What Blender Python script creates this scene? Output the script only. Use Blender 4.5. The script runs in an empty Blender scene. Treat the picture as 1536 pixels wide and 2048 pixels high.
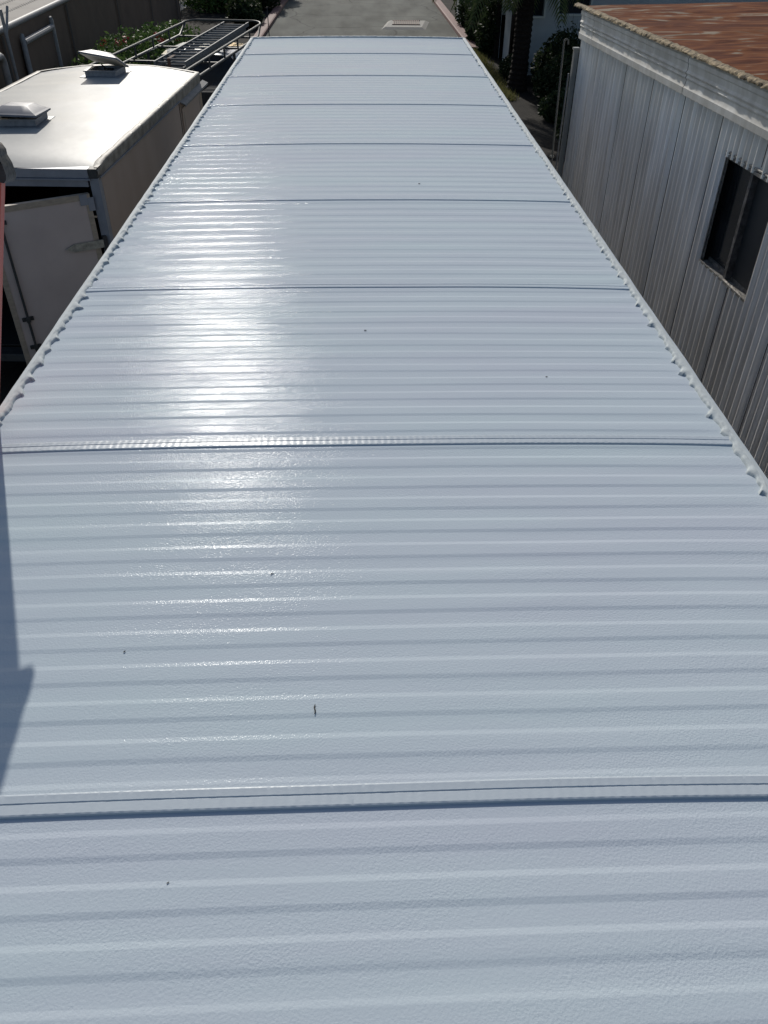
import bpy, bmesh, math, random
from mathutils import Vector, Matrix, noise
from math import sin, cos, pi, radians as R, sqrt, floor
random.seed(7)
sc = bpy.context.scene
COL = sc.collection

# ------------------------------------------------------------ camera, sky, sun, exposure
H = 3.10                                   # height of the long white roof
CAMZ = H + 1.41
cam_d = bpy.data.cameras.new("camera"); cam = bpy.data.objects.new("camera", cam_d); COL.objects.link(cam)
pit, yaw, rol = R(38.257), R(1.707), R(0.35)
f = Vector((sin(yaw)*cos(pit), cos(yaw)*cos(pit), -sin(pit)))
r0 = Vector((cos(yaw), -sin(yaw), 0)); u0 = r0.cross(f)
rr = r0*cos(rol)+u0*sin(rol); uu = rr.cross(f)
cam.matrix_world = Matrix(((rr.x, uu.x, -f.x, 0), (rr.y, uu.y, -f.y, 0), (rr.z, uu.z, -f.z, CAMZ), (0, 0, 0, 1)))
cam_d.sensor_fit = 'VERTICAL'; cam_d.sensor_height = 36; cam_d.lens = 36*1600/2048
cam_d.clip_start = 0.02; cam_d.clip_end = 2000
sc.camera = cam
SAZ, SEL = R(11.7), R(29.0)               # sun ahead, a little to the left
w = bpy.data.worlds.new("World"); sc.world = w; w.use_nodes = True
nt = w.node_tree; nt.nodes.clear()
wo = nt.nodes.new('ShaderNodeOutputWorld'); bg = nt.nodes.new('ShaderNodeBackground'); sk = nt.nodes.new('ShaderNodeTexSky')
sk.sky_type = 'NISHITA'; sk.sun_disc = False; sk.sun_elevation = SEL; sk.sun_rotation = -SAZ
sk.air_density = 1.0; sk.dust_density = 1.2; sk.ozone_density = 1.0
bg.inputs[1].default_value = 0.079
nt.links.new(sk.outputs[0], bg.inputs[0]); nt.links.new(bg.outputs[0], wo.inputs[0])
sd = bpy.data.lights.new("sun", 'SUN'); sd.energy = 3.0; sd.angle = R(0.55); sd.color = (1, .955, .88)
so = bpy.data.objects.new("sun", sd); COL.objects.link(so)
S = Vector((-sin(SAZ)*cos(SEL), cos(SAZ)*cos(SEL), sin(SEL)))
so.rotation_euler = S.to_track_quat('Z', 'Y').to_euler()
sc.view_settings.view_transform = 'Standard'; sc.view_settings.look = 'None'
sc.view_settings.exposure = 0.22; sc.view_settings.gamma = 1

# ------------------------------------------------------------ helpers
class MB:
    def __init__(s): s.v = []; s.f = []
    def add(s, vs, fs):
        b = len(s.v); s.v += [tuple(v) for v in vs]; s.f += [tuple(i+b for i in q) for q in fs]; return s
    def box(s, a, b, M=None, ch=0.0):
        (x0, y0, z0), (x1, y1, z1) = a, b
        if ch <= 0:
            vs = [(x, y, z) for z in (z0, z1) for y in (y0, y1) for x in (x0, x1)]
            fs = [(0, 2, 3, 1), (4, 5, 7, 6), (0, 1, 5, 4), (2, 6, 7, 3), (0, 4, 6, 2), (1, 3, 7, 5)]
        else:
            bm = bmesh.new(); bmesh.ops.create_cube(bm, size=1)
            for v in bm.verts:
                v.co = Vector(((v.co.x+.5)*(x1-x0)+x0, (v.co.y+.5)*(y1-y0)+y0, (v.co.z+.5)*(z1-z0)+z0))
            bmesh.ops.bevel(bm, geom=bm.edges[:], offset=ch, segments=2, affect='EDGES', profile=.6)
            bm.verts.index_update(); vs = [v.co.copy() for v in bm.verts]; fs = [tuple(v.index for v in q.verts) for q in bm.faces]; bm.free()
        if M is not None: vs = [M @ Vector(v) for v in vs]
        return s.add(vs, fs)
    def tube(s, pts, r, n=8, cap=True):
        pts = [Vector(p) for p in pts]; rs = r if isinstance(r, (list, tuple)) else [r]*len(pts)
        vs = []; fs = []; a = None
        for i, p in enumerate(pts):
            t = (pts[min(i+1, len(pts)-1)]-pts[max(i-1, 0)]).normalized()
            if a is None: a = t.orthogonal().normalized()
            else: a = (a-t*a.dot(t)).normalized()
            b = t.cross(a)
            for k in range(n):
                g = 2*pi*k/n; vs.append(p+(a*cos(g)+b*sin(g))*rs[i])
        for i in range(len(pts)-1):
            for k in range(n):
                k2 = (k+1) % n; fs.append((i*n+k, i*n+k2, (i+1)*n+k2, (i+1)*n+k))
        if cap: fs.append(tuple(range(n-1, -1, -1))); m = (len(pts)-1)*n; fs.append(tuple(range(m, m+n)))
        return s.add(vs, fs)
    def grid(s, nu, nv, fn, close=False):
        vs = [fn(i, j) for j in range(nv) for i in range(nu)]
        fs = [(j*nu+i, j*nu+i+1, (j+1)*nu+i+1, (j+1)*nu+i) for j in range(nv-1) for i in range(nu-1)]
        return s.add(vs, fs)
    def prism(s, poly, ax, lo, hi):
        # poly: 2d points; ax: axis of extrusion
        def P(p, h):
            return {'x': (h, p[0], p[1]), 'y': (p[0], h, p[1]), 'z': (p[0], p[1], h)}[ax]
        n = len(poly); vs = [P(p, lo) for p in poly]+[P(p, hi) for p in poly]
        fs = [(i, (i+1) % n, n+(i+1) % n, n+i) for i in range(n)]+[tuple(range(n-1, -1, -1)), tuple(range(n, 2*n))]
        return s.add(vs, fs)
    def build(s, name, mat, parent=None, smooth=False, loc=None, rz=0.0, label=None):
        me = bpy.data.meshes.new(name); me.from_pydata(s.v, [], s.f); me.validate()
        bm = bmesh.new(); bm.from_mesh(me)
        if len(s.f) < 20000: bmesh.ops.recalc_face_normals(bm, faces=bm.faces[:])
        bm.to_mesh(me); bm.free()
        me.materials.append(mat)
        if smooth:
            me.polygons.foreach_set('use_smooth', [True]*len(me.polygons))
            if smooth != 'all': me.set_sharp_from_angle(angle=R(smooth if smooth is not True else 35))
        o = bpy.data.objects.new(name, me); COL.objects.link(o)
        if parent is not None: o.parent = parent
        if loc is not None: o.location = loc
        if rz: o.rotation_euler.z = rz
        if label: o['label'] = label
        return o
def thing(name, label, cat, loc=(0, 0, 0), rz=0.0, group=None):
    o = bpy.data.objects.new(name, None); COL.objects.link(o); o.location = loc; o.rotation_euler = (0, 0, rz)
    o.empty_display_size = .2
    return tag(o, label, cat, group)
def tag(o, label, cat, group=None):
    o['label'] = label; o['category'] = cat
    if group: o['group'] = group
    return o
def struct(o): o['kind'] = 'structure'; return o
def nz(x, y, z=0.0): return noise.noise(Vector((x, y, z)))

def mat(name, c, rough=.6, metal=0.0, c2=None, nscale=5.0, mix=.5, bump=0.0, bscale=30.0, spec=.5, stretch=(1, 1, 1), rvar=0.0, coat=0.0, bdist=.01, detail=4):
    m = bpy.data.materials.new(name); m.use_nodes = True; t = m.node_tree; N = t.nodes; L = t.links
    b = N['Principled BSDF']; b.inputs['Roughness'].default_value = rough; b.inputs['Metallic'].default_value = metal
    b.inputs['Specular IOR Level'].default_value = spec; b.inputs['Coat Weight'].default_value = coat
    b.inputs['Base Color'].default_value = (*c, 1)
    tc = N.new('ShaderNodeTexCoord'); mp = N.new('ShaderNodeMapping'); L.new(tc.outputs['Object'], mp.inputs[0]); mp.inputs['Scale'].default_value = stretch
    m['mp'] = mp.name
    if c2:
        n = N.new('ShaderNodeTexNoise'); n.inputs['Scale'].default_value = nscale; n.inputs['Detail'].default_value = detail; n.inputs['Roughness'].default_value = .6
        L.new(mp.outputs[0], n.inputs[0]); cr = N.new('ShaderNodeValToRGB'); L.new(n.outputs[0], cr.inputs[0])
        cr.color_ramp.elements[0].position = mix-.18; cr.color_ramp.elements[1].position = mix+.18
        cr.color_ramp.elements[0].color = (*c, 1); cr.color_ramp.elements[1].color = (*c2, 1); L.new(cr.outputs[0], b.inputs['Base Color'])
        if rvar:
            mr = N.new('ShaderNodeMapRange'); L.new(n.outputs[0], mr.inputs[0]); mr.inputs[3].default_value = rough-rvar; mr.inputs[4].default_value = rough+rvar; L.new(mr.outputs[0], b.inputs['Roughness'])
    if bump:
        n2 = N.new('ShaderNodeTexNoise'); n2.inputs['Scale'].default_value = bscale; n2.inputs['Detail'].default_value = 3
        L.new(mp.outputs[0], n2.inputs[0]); bp = N.new('ShaderNodeBump'); bp.inputs['Strength'].default_value = bump; bp.inputs['Distance'].default_value = bdist
        L.new(n2.outputs[0], bp.inputs['Height']); L.new(bp.outputs[0], b.inputs['Normal'])
    return m

# ------------------------------------------------------------ materials
def roof_paint():
    m = mat('white_roof_coating', (.48, .553, .588), .11, c2=(.475, .517, .573), nscale=1.9, mix=.5, detail=8, stretch=(.35, 1.8, 1), spec=.075)
    t = m.node_tree; N = t.nodes; L = t.links; b = N['Principled BSDF']
    tc = N.new('ShaderNodeTexCoord')
    v = N.new('ShaderNodeTexNoise'); v.inputs['Scale'].default_value = 200; v.inputs['Detail'].default_value = 2.0; v.inputs['Roughness'].default_value = .5
    L.new(tc.outputs['Object'], v.inputs[0])
    n = N.new('ShaderNodeTexNoise'); n.inputs['Scale'].default_value = 3.0; n.inputs['Detail'].default_value = 2
    mp = N.new('ShaderNodeMapping'); mp.inputs['Scale'].default_value = (.6, 2.0, 1)
    L.new(tc.outputs['Object'], mp.inputs[0]); L.new(mp.outputs[0], n.inputs[0])
    b1 = N.new('ShaderNodeBump'); b1.inputs['Strength'].default_value = .5; b1.inputs['Distance'].default_value = .004
    b2 = N.new('ShaderNodeBump'); b2.inputs['Strength'].default_value = .8; b2.inputs['Distance'].default_value = .0011
    L.new(n.outputs[0], b1.inputs['Height']); L.new(v.outputs[0], b2.inputs['Height']); L.new(b1.outputs[0], b2.inputs['Normal']); L.new(b2.outputs[0], b.inputs['Normal'])
    # brushed-on coat: rough and smooth areas, faint dust film
    k = N.new('ShaderNodeTexNoise'); k.inputs['Scale'].default_value = 4.5; k.inputs['Detail'].default_value = 6; k.inputs['Roughness'].default_value = .65
    mk = N.new('ShaderNodeMapping'); mk.inputs['Scale'].default_value = (.5, 1.6, 1); L.new(tc.outputs['Object'], mk.inputs[0]); L.new(mk.outputs[0], k.inputs[0])
    q = N.new('ShaderNodeMapRange'); L.new(k.outputs[0], q.inputs[0]); q.inputs[1].default_value = .35; q.inputs[2].default_value = .65; q.inputs[3].default_value = .36; q.inputs[4].default_value = .95; L.new(q.outputs[0], b2.inputs['Strength'])
    df = N.new('ShaderNodeBsdfDiffuse'); ms = N.new('ShaderNodeMixShader'); ms.inputs[0].default_value = .80
    L.new(b2.outputs[0], df.inputs['Normal']); L.new(b.inputs['Base Color'].links[0].from_socket, df.inputs['Color'])
    L.new(b.outputs[0], ms.inputs[1]); L.new(df.outputs[0], ms.inputs[2]); L.new(ms.outputs[0], N['Material Output'].inputs[0])
    return m
M_roof = roof_paint()
M_seam = mat('roof_seam_coating', (.45, .50, .54), .33, spec=.1, bump=.25, bscale=160, bdist=.001)
M_seal = mat('thick_white_sealant', (.50, .545, .555), .75, c2=(.41, .445, .45), nscale=35, mix=.42, bump=.4, bscale=90, bdist=.002, spec=.2)
M_trim = mat('white_edge_trim', (.50, .55, .565), .7, c2=(.43, .47, .48), nscale=18, mix=.4, bump=.2, bscale=60, bdist=.002, spec=.2)
M_side = mat('white_siding', (.6, .61, .6), .45, c2=(.5, .5, .48), nscale=2)
M_dark = mat('dark_speck', (.03, .025, .02), .8)
M_black = mat('black_rubber', (.02, .02, .022), .55, c2=(.05, .05, .055), nscale=40, bump=.3, bscale=60)
M_redfg = mat('red_fibreglass', (.50, .085, .06), .45, c2=(.42, .11, .08), nscale=14, stretch=(4, 4, .4))
M_alu = mat('aluminium', (.20, .205, .205), .7, metal=.1, spec=.2, c2=(.14, .145, .145), nscale=12, bump=.1, bscale=80)
M_steel = mat('dull_dark_steel', (.04, .043, .043), .6, metal=.2, spec=.3, c2=(.07, .07, .07), nscale=12)
M_galv = mat('galvanised_pipe', (.27, .27, .27), .65, metal=.3, c2=(.20, .20, .205), nscale=14)
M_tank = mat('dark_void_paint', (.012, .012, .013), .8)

# corrugated neighbour wall: weathered bare metal, streaks run down
def wall_metal():
    m = mat('weathered_corrugated_aluminium', (.30, .295, .285), .5, metal=.0, spec=.5)
    t = m.node_tree; N = t.nodes; L = t.links; b = N['Principled BSDF']
    tc = N.new('ShaderNodeTexCoord')
    def nse(sc_, st, d=4):
        mp = N.new('ShaderNodeMapping'); mp.inputs['Scale'].default_value = st; L.new(tc.outputs['Object'], mp.inputs[0])
        n = N.new('ShaderNodeTexNoise'); n.inputs['Scale'].default_value = sc_; n.inputs['Detail'].default_value = d; L.new(mp.outputs[0], n.inputs[0]); return n
    a = nse(24, (1, 1, .05)); c = nse(1.3, (1, 1, .6)); d = nse(60, (1, 1, .5), 2)
    r1 = N.new('ShaderNodeValToRGB'); L.new(a.outputs[0], r1.inputs[0])
    r1.color_ramp.elements[0].position = .34; r1.color_ramp.elements[1].position = .66
    r1.color_ramp.elements[0].color = (.66, .62, .565, 1); r1.color_ramp.elements[1].color = (.92, .89, .84, 1)
    r2 = N.new('ShaderNodeValToRGB'); L.new(c.outputs[0], r2.inputs[0])
    r2.color_ramp.elements[0].position = .3; r2.color_ramp.elements[1].position = .7
    r2.color_ramp.elements[0].color = (.90, .88, .86, 1); r2.color_ramp.elements[1].color = (1.1, 1.12, 1.18, 1)
    mx = N.new('ShaderNodeMix'); mx.data_type = 'RGBA'; mx.blend_type = 'MULTIPLY'; mx.inputs[0].default_value = .8
    L.new(r1.outputs[0], mx.inputs[6]); L.new(r2.outputs[0], mx.inputs[7]); L.new(mx.outputs[2], b.inputs['Base Color'])
    mr = N.new('ShaderNodeMapRange'); L.new(d.outputs[0], mr.inputs[0]); mr.inputs[3].default_value = .34; mr.inputs[4].default_value = .5; L.new(mr.outputs[0], b.inputs['Roughness'])
    bp = N.new('ShaderNodeBump'); bp.inputs['Strength'].default_value = .25; bp.inputs['Distance'].default_value = .006; L.new(c.outputs[0], bp.inputs['Height']); L.new(bp.outputs[0], b.inputs['Normal'])
    return m
M_corr = wall_metal()
M_fascia = mat('stained_white_fascia', (.70, .69, .66), .7, c2=(.50, .48, .44), nscale=7, mix=.40, spec=.2, stretch=(1, 1.2, .5), bump=.2, bscale=20, bdist=.003, rvar=.1)
M_crust = mat('crusted_beige_sealant', (.44, .34, .21), .85, c2=(.02, .016, .012), nscale=30, mix=.50, spec=.2, stretch=(.5, 1.0, 1), bump=.9, bscale=60, bdist=.006)
def rust_mat():
    m = mat('rusted_roof_metal', (.2, .06, .03), .95, spec=.08)
    t = m.node_tree; N = t.nodes; L = t.links; b = N['Principled BSDF']
    tc = N.new('ShaderNodeTexCoord')
    def nse(s_, st, d=5, dist=0):
        mp = N.new('ShaderNodeMapping'); mp.inputs['Scale'].default_value = st; L.new(tc.outputs['Object'], mp.inputs[0])
        n = N.new('ShaderNodeTexNoise'); n.inputs['Scale'].default_value = s_; n.inputs['Detail'].default_value = d; n.inputs['Distortion'].default_value = dist; L.new(mp.outputs[0], n.inputs[0]); return n
    a = nse(3.2, (.55, 1.4, 1), 10, 1.6); g = nse(20, (.5, 2.0, 1), 3); h = nse(5, (.3, 3, 1), 6)
    r = N.new('ShaderNodeValToRGB'); L.new(a.outputs[0], r.inputs[0]); e = r.color_ramp.elements
    e[0].position = .0; e[0].color = (.05, .016, .008, 1); e[1].position = 1.0; e[1].color = (.32, .27, .21, 1)
    for p, c in ((.42, (.11, .030, .012)), (.56, (.20, .068, .022)), (.61, (.20, .10, .055)), (.65, (.28, .23, .17))):
        q = r.color_ramp.elements.new(p); q.color = (*c, 1)
    mx = N.new('ShaderNodeMix'); mx.data_type = 'RGBA'; mx.blend_type = 'MULTIPLY'; mx.inputs[0].default_value = .55
    r2 = N.new('ShaderNodeValToRGB'); L.new(h.outputs[0], r2.inputs[0]); r2.color_ramp.elements[0].position = .3; r2.color_ramp.elements[1].position = .65
    r2.color_ramp.elements[0].color = (.45, .4, .4, 1)
    L.new(r.outputs[0], mx.inputs[6]); L.new(r2.outputs[0], mx.inputs[7]); L.new(mx.outputs[2], b.inputs['Base Color'])
    bp = N.new('ShaderNodeBump'); bp.inputs['Strength'].default_value = .5; bp.inputs['Distance'].default_value = .006; L.new(g.outputs[0], bp.inputs['Height']); L.new(bp.outputs[0], b.inputs['Normal'])
    return m
M_rust = rust_mat()
M_glass = mat('dark_dusty_glass', (.012, .014, .016), .12, spec=.6, c2=(.03, .034, .038), nscale=3, rvar=.06)
M_glass2 = mat('dusty_screen_glass', (.035, .038, .042), .5, spec=.4, c2=(.055, .058, .06), nscale=2)
M_frame = mat('dirty_window_frame', (.30, .29, .27), .6, c2=(.10, .095, .085), nscale=30, mix=.45, bump=.6, bscale=50, bdist=.004)
M_mull = mat('grey_peeling_mullion', (.13, .13, .135), .6, c2=(.04, .04, .04), nscale=16, mix=.42, bump=.4, bscale=40)
M_caulk = mat('lumpy_window_caulk', (.44, .41, .36), .7, c2=(.10, .09, .08), nscale=45, mix=.52, bump=1, bscale=70, bdist=.006)

M_troof = mat('white_trailer_roof', (.40, .40, .385), .38, spec=.06, c2=(.34, .345, .33), nscale=1.5, mix=.5, bump=.15, bscale=3, bdist=.02)
M_tside = mat('beige_trailer_skin', (.33, .262, .22), .65, c2=(.285, .225, .185), nscale=2.0, stretch=(1, 1, .5), bump=.1, bscale=3, bdist=.01)
M_ttrim = mat('grimy_trailer_trim', (.30, .28, .24), .6, c2=(.14, .125, .105), nscale=9, mix=.45, bump=.4, bscale=40, bdist=.004)
M_tgrey = mat('blue_grey_trailer_rail', (.25, .27, .32), .42, c2=(.20, .215, .25), nscale=6, metal=.2)
M_tdoor = mat('trailer_door_skin', (.54, .455, .42), .5, c2=(.48, .40, .37), nscale=3, bump=.08, bscale=4)
M_tbeige = mat('tan_door_edge', (.42, .34, .26), .6, c2=(.30, .25, .2), nscale=14, stretch=(1, 1, 3))
M_strap = mat('grey_strap_metal', (.5, .48, .42), .5, metal=.4, c2=(.24, .23, .2), nscale=20)
M_vent = mat('smoky_vent_plastic', (.14, .155, .19), .5, spec=.15, c2=(.11, .12, .15), nscale=8)
M_ventb = mat('grey_vent_base', (.24, .25, .28), .5, c2=(.15, .155, .17), nscale=20, bump=.5, bscale=50)
M_ventu = mat('beige_vent_underside', (.62, .57, .48), .55)
M_silver = mat('pale_silver_paint', (.42, .46, .49), .25, metal=.3, coat=.6)
M_cabgl = mat('tinted_vehicle_glass', (.01, .015, .022), .06)
M_tyre = mat('tyre_rubber', (.02, .02, .02), .8)
M_plate = mat('grey_deck_plate', (.06, .06, .06), .9, spec=.1, c2=(.04, .04, .04), nscale=10)

M_asph0 = mat('worn_road_asphalt', (.10, .105, .094), .95, spec=.15, c2=(.15, .154, .135), nscale=.35, mix=.5, bump=.4, bscale=60, bdist=.01, detail=9)
M_asph = M_asph0
def road_marks(m):
    t = m.node_tree; N = t.nodes; L = t.links; b = N['Principled BSDF']; src = b.inputs['Base Color'].links[0].from_socket
    tc = N.new('ShaderNodeTexCoord'); v = N.new('ShaderNodeTexVoronoi'); v.feature = 'DISTANCE_TO_EDGE'; v.inputs['Scale'].default_value = .33
    n = N.new('ShaderNodeTexNoise'); n.inputs['Scale'].default_value = 1.2; n.inputs['Detail'].default_value = 5
    mx = N.new('ShaderNodeMix'); mx.data_type = 'RGBA'; mx.inputs[0].default_value = .35
    L.new(tc.outputs['Object'], n.inputs[0]); L.new(tc.outputs['Object'], mx.inputs[6]); L.new(n.outputs['Color'], mx.inputs[7]); L.new(mx.outputs[2], v.inputs[0])
    r = N.new('ShaderNodeValToRGB'); r.color_ramp.elements[0].position = .0; r.color_ramp.elements[1].position = .010
    r.color_ramp.elements[0].color = (.35, .35, .35, 1); L.new(v.outputs[0], r.inputs[0])
    s_ = N.new('ShaderNodeTexNoise'); s_.inputs['Scale'].default_value = .9; s_.inputs['Detail'].default_value = 8; mp = N.new('ShaderNodeMapping'); mp.inputs['Scale'].default_value = (1.5, .35, 1)
    L.new(tc.outputs['Object'], mp.inputs[0]); L.new(mp.outputs[0], s_.inputs[0]); r2 = N.new('ShaderNodeValToRGB'); r2.color_ramp.elements[0].position = .35; r2.color_ramp.elements[1].position = .6
    r2.color_ramp.elements[0].color = (.6, .6, .6, 1); L.new(s_.outputs[0], r2.inputs[0])
    a = N.new('ShaderNodeMix'); a.data_type = 'RGBA'; a.blend_type = 'MULTIPLY'; a.inputs[0].default_value = 1; c = N.new('ShaderNodeMix'); c.data_type = 'RGBA'; c.blend_type = 'MULTIPLY'; c.inputs[0].default_value = 1
    L.new(src, a.inputs[6]); L.new(r.outputs[0], a.inputs[7]); L.new(a.outputs[2], c.inputs[6]); L.new(r2.outputs[0], c.inputs[7]); L.new(c.outputs[2], b.inputs['Base Color'])
road_marks(M_asph)
M_dirt = mat('dark_yard_ground', (.012, .011, .010), .95, c2=(.033, .030, .026), spec=.1, nscale=1.1, bump=.6, bscale=18, bdist=.02, detail=8)
M_lot = mat('beige_concrete_lot', (.30, .27, .235), .9, c2=(.36, .33, .29), nscale=.6, bump=.2, bscale=30)
M_kerb = mat('faded_red_kerb', (.17, .07, .06), .8, c2=(.11, .05, .045), nscale=5, bump=.3, bscale=30)
M_conc = mat('pale_concrete', (.20, .195, .175), .85, c2=(.24, .23, .21), nscale=4, bump=.3, bscale=30)
M_grate = mat('rusty_grate', (.16, .10, .08), .8, c2=(.12, .08, .065), nscale=9)
M_fence = mat('brown_privacy_mesh', (.15, .112, .086), .95, c2=(.12, .09, .07), spec=.1, nscale=1.2, bump=.5, bscale=90, bdist=.004)
M_wire = mat('fence_wire', (.10, .10, .105), .6, metal=.3)
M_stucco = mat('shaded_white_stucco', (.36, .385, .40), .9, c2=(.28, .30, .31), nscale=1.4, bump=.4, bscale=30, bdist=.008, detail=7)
M_stfr = mat('pale_window_trim', (.42, .44, .42), .6)
M_bark = mat('dark_palm_bark', (.026, .021, .018), .95, spec=.1, c2=(.012, .01, .009), nscale=12, stretch=(1, 1, 3), bump=1, bscale=14, bdist=.03)
def leafmat(name, a, b_, c):
    m = mat(name, a, .6, spec=.15); t = m.node_tree; N = t.nodes; L = t.links; p = N['Principled BSDF']
    tc = N.new('ShaderNodeTexCoord'); n = N.new('ShaderNodeTexNoise'); n.inputs['Scale'].default_value = 9; n.inputs['Detail'].default_value = 2
    L.new(tc.outputs['Object'], n.inputs[0]); r = N.new('ShaderNodeValToRGB'); L.new(n.outputs[0], r.inputs[0]); e = r.color_ramp.elements
    e[0].position = .33; e[0].color = (*a, 1); e[1].position = .68; e[1].color = (*c, 1); q = e.new(.5); q.color = (*b_, 1)
    L.new(r.outputs[0], p.inputs['Base Color'])
    tr = N.new('ShaderNodeBsdfTranslucent'); L.new(r.outputs[0], tr.inputs[0]); ms = N.new('ShaderNodeMixShader'); ms.inputs[0].default_value = .3
    L.new(p.outputs[0], ms.inputs[1]); L.new(tr.outputs[0], ms.inputs[2]); L.new(ms.outputs[0], N['Material Output'].inputs[0]); return m
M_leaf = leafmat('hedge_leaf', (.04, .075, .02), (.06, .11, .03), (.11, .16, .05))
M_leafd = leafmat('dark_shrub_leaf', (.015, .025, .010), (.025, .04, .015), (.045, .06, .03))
M_grass = leafmat('dry_grass_blade', (.10, .11, .035), (.14, .14, .05), (.22, .19, .09))
M_palm = leafmat('palm_leaf', (.05, .075, .03), (.07, .10, .035), (.13, .13, .06))
M_flower = mat('red_flower_petal', (.42, .02, .02), .5, c2=(.5, .06, .04), nscale=20)

# ------------------------------------------------------------ ground, roads
g = MB()
g.grid(41, 41, lambda i, j: (-300+600*i/40, -60+600*j/40, 0.0))
struct(g.build('ground', M_dirt))
g = MB(); g.add([(-3.55, 27.5, .004), (3.75, 27.5, .004), (3.45, 50, .004), (2.9, 140, .004), (-3.0, 140, .004), (-3.35, 50, .004)], [(0, 1, 2, 3, 4, 5)])
struct(g.build('road', M_asph))
def kerb(pts, w_, h_, m_):
    k = MB(); n = len(pts)
    prof = [(0, 0), (0, h_*.85), (w_*.15, h_), (w_, h_), (w_, 0)]
    vs = []
    for (x, y) in pts:
        for (a, b) in prof: vs.append((x+a, y, b))
    m = len(prof); fs = []
    for i in range(n-1):
        for j in range(m-1): fs.append((i*m+j, i*m+j+1, (i+1)*m+j+1, (i+1)*m+j))
    fs += [tuple(range(m)), tuple(range((n-1)*m+m-1, (n-1)*m-1, -1))]
    return k.add(vs, fs).build('kerb', m_)
struct(kerb([(3.72, 30.8), (3.62, 38), (3.45, 50), (2.9, 140)], .30, .13, M_kerb))
struct(kerb([(-3.55, 27.5), (-3.45, 38), (-3.35, 50), (-3.0, 140)], -.30, .13, M_kerb))
g = MB(); g.add([(4.10, 27, .004), (4.55, 27, .004), (4.35, 38, .004), (3.95, 38, .004)], [(0, 1, 2, 3)])
struct(g.build('pavement', M_dirt))
g = MB(); g.add([(-7.4, -40, .004), (-60, -40, .004), (-60, 120, .004), (-8.2, 120, .004)], [(0, 1, 2, 3)])
struct(g.build('lot', M_lot))

# storm drain in the road
t = thing('storm_drain', 'concrete storm drain apron with a rust coloured grate, in the road beyond the long roof', 'storm drain', (1.85, 36.9, 0.004), R(-3))
g = MB(); g.add([(-.95, -1.15, .0), (.75, -1.15, .0), (.95, 1.1, 0), (-.75, 1.1, 0), (-.80, -.95, .07), (.62, -.95, .07), (.78, .95, .07), (-.62, .95, .07)],
                [(0, 1, 5, 4), (1, 2, 6, 5), (2, 3, 7, 6), (3, 0, 4, 7), (4, 5, 6, 7), (0, 3, 2, 1)]); g.build('apron', M_conc, t)
g = MB()
for i in range(14): g.box((-.50+i*.075, -.35, .074), (-.46+i*.075, .75, .10))
g.box((-.54, -.40, .074), (.56, -.35, .10)); g.box((-.54, .75, .074), (.56, .80, .10)); g.build('grate', M_grate, t)

# ------------------------------------------------------------ the long white trailer roof
X0, X1, YN, YF = -1.228, 1.203, -1.55, 10.50
XC, HW = (X0+X1)/2, (X1-X0)/2
seams = [-.375, .860, 2.112, 3.358, 4.577, 5.787, 7.010, 8.210, 9.405]
PR = .1016
def rib(y):
    u = (y % PR)/PR; a = .125
    if u < a: h = u/a
    elif u < .5: h = 1
    elif u < .5+a: h = 1-(u-.5)/a
    else: h = 0
    return h
def shear(x, y): return (x-XC)*.013*max(0, min(1, 1-y/3.2))
def roofz(x, y, ribamp=.0018):
    e = max(0, min(1, (HW-abs(x-XC))/.10))
    y = y-shear(x, y); yy = y+PR/2+.012*nz(x*1.1, y*1.6, 6)*(abs(x-XC)/HW)**3+.0022*nz(x*1.3, floor(y/PR)*.7, 3.1)+.010*(1-e)*nz(x*4, y*3, 8)
    z = H+.013*(1-((x-XC)/HW)**2)
    amp = ribamp*(.35+.65*e)*(.85+.35*nz(x*.9, y*1.7, 5))
    amp *= 1-.42*max(0, min(1, (y-1.5)/4))
    z += amp*rib(yy)
    z += .0016*nz(x*.8, y*2.2, 1.0)+.0006*nz(x*2.2, y*5, 2.0)+.0022*(1-e)*nz(x*6, y*14, 4)
    return z
tr = thing('long_trailer', 'long narrow trailer whose ribbed white coated roof fills the picture', 'trailer', (XC, (YN+YF)/2, 0))
OX, OY = XC, (YN+YF)/2
def seamy(x, s):                      # seams bow a little
    return s+shear(x, s)+.002*nz(x*1.5, s)+.012*((x-XC)/HW)**4*(1 if x > XC else .5)*-1
edges = [YN]+seams+[YF]
us = [0, .012, .06, .113, .125, .14, .32, .485, .5, .512, .56, .613, .625, .64, .82, .985]
for k in range(len(edges)-1):
    y0, y1 = edges[k], edges[k+1]; ys = [y0]
    q = floor(y0/PR)-1
    while q*PR < y1:
        for u in us:
            y = (q+.5+u)*PR
            if y0+.002 < y < y1-.002: ys.append(y)
        q += 1
    ys.append(y1); nx = 61
    def fn(i, j):
        x = X0+.012+(X1-X0-.024)*i/(nx-1); y = ys[j]+shear(x, ys[j])
        # panel lifts toward its near seam, where it laps over the next sheet
        far = max(0, 1-(y1-y)/.12)
        z = roofz(x, y)+.001*far*far
        return (x-OX, y-OY, z)
    MB().grid(nx, len(ys), fn).build('roof_panel', M_roof, tr, smooth=30)
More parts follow.
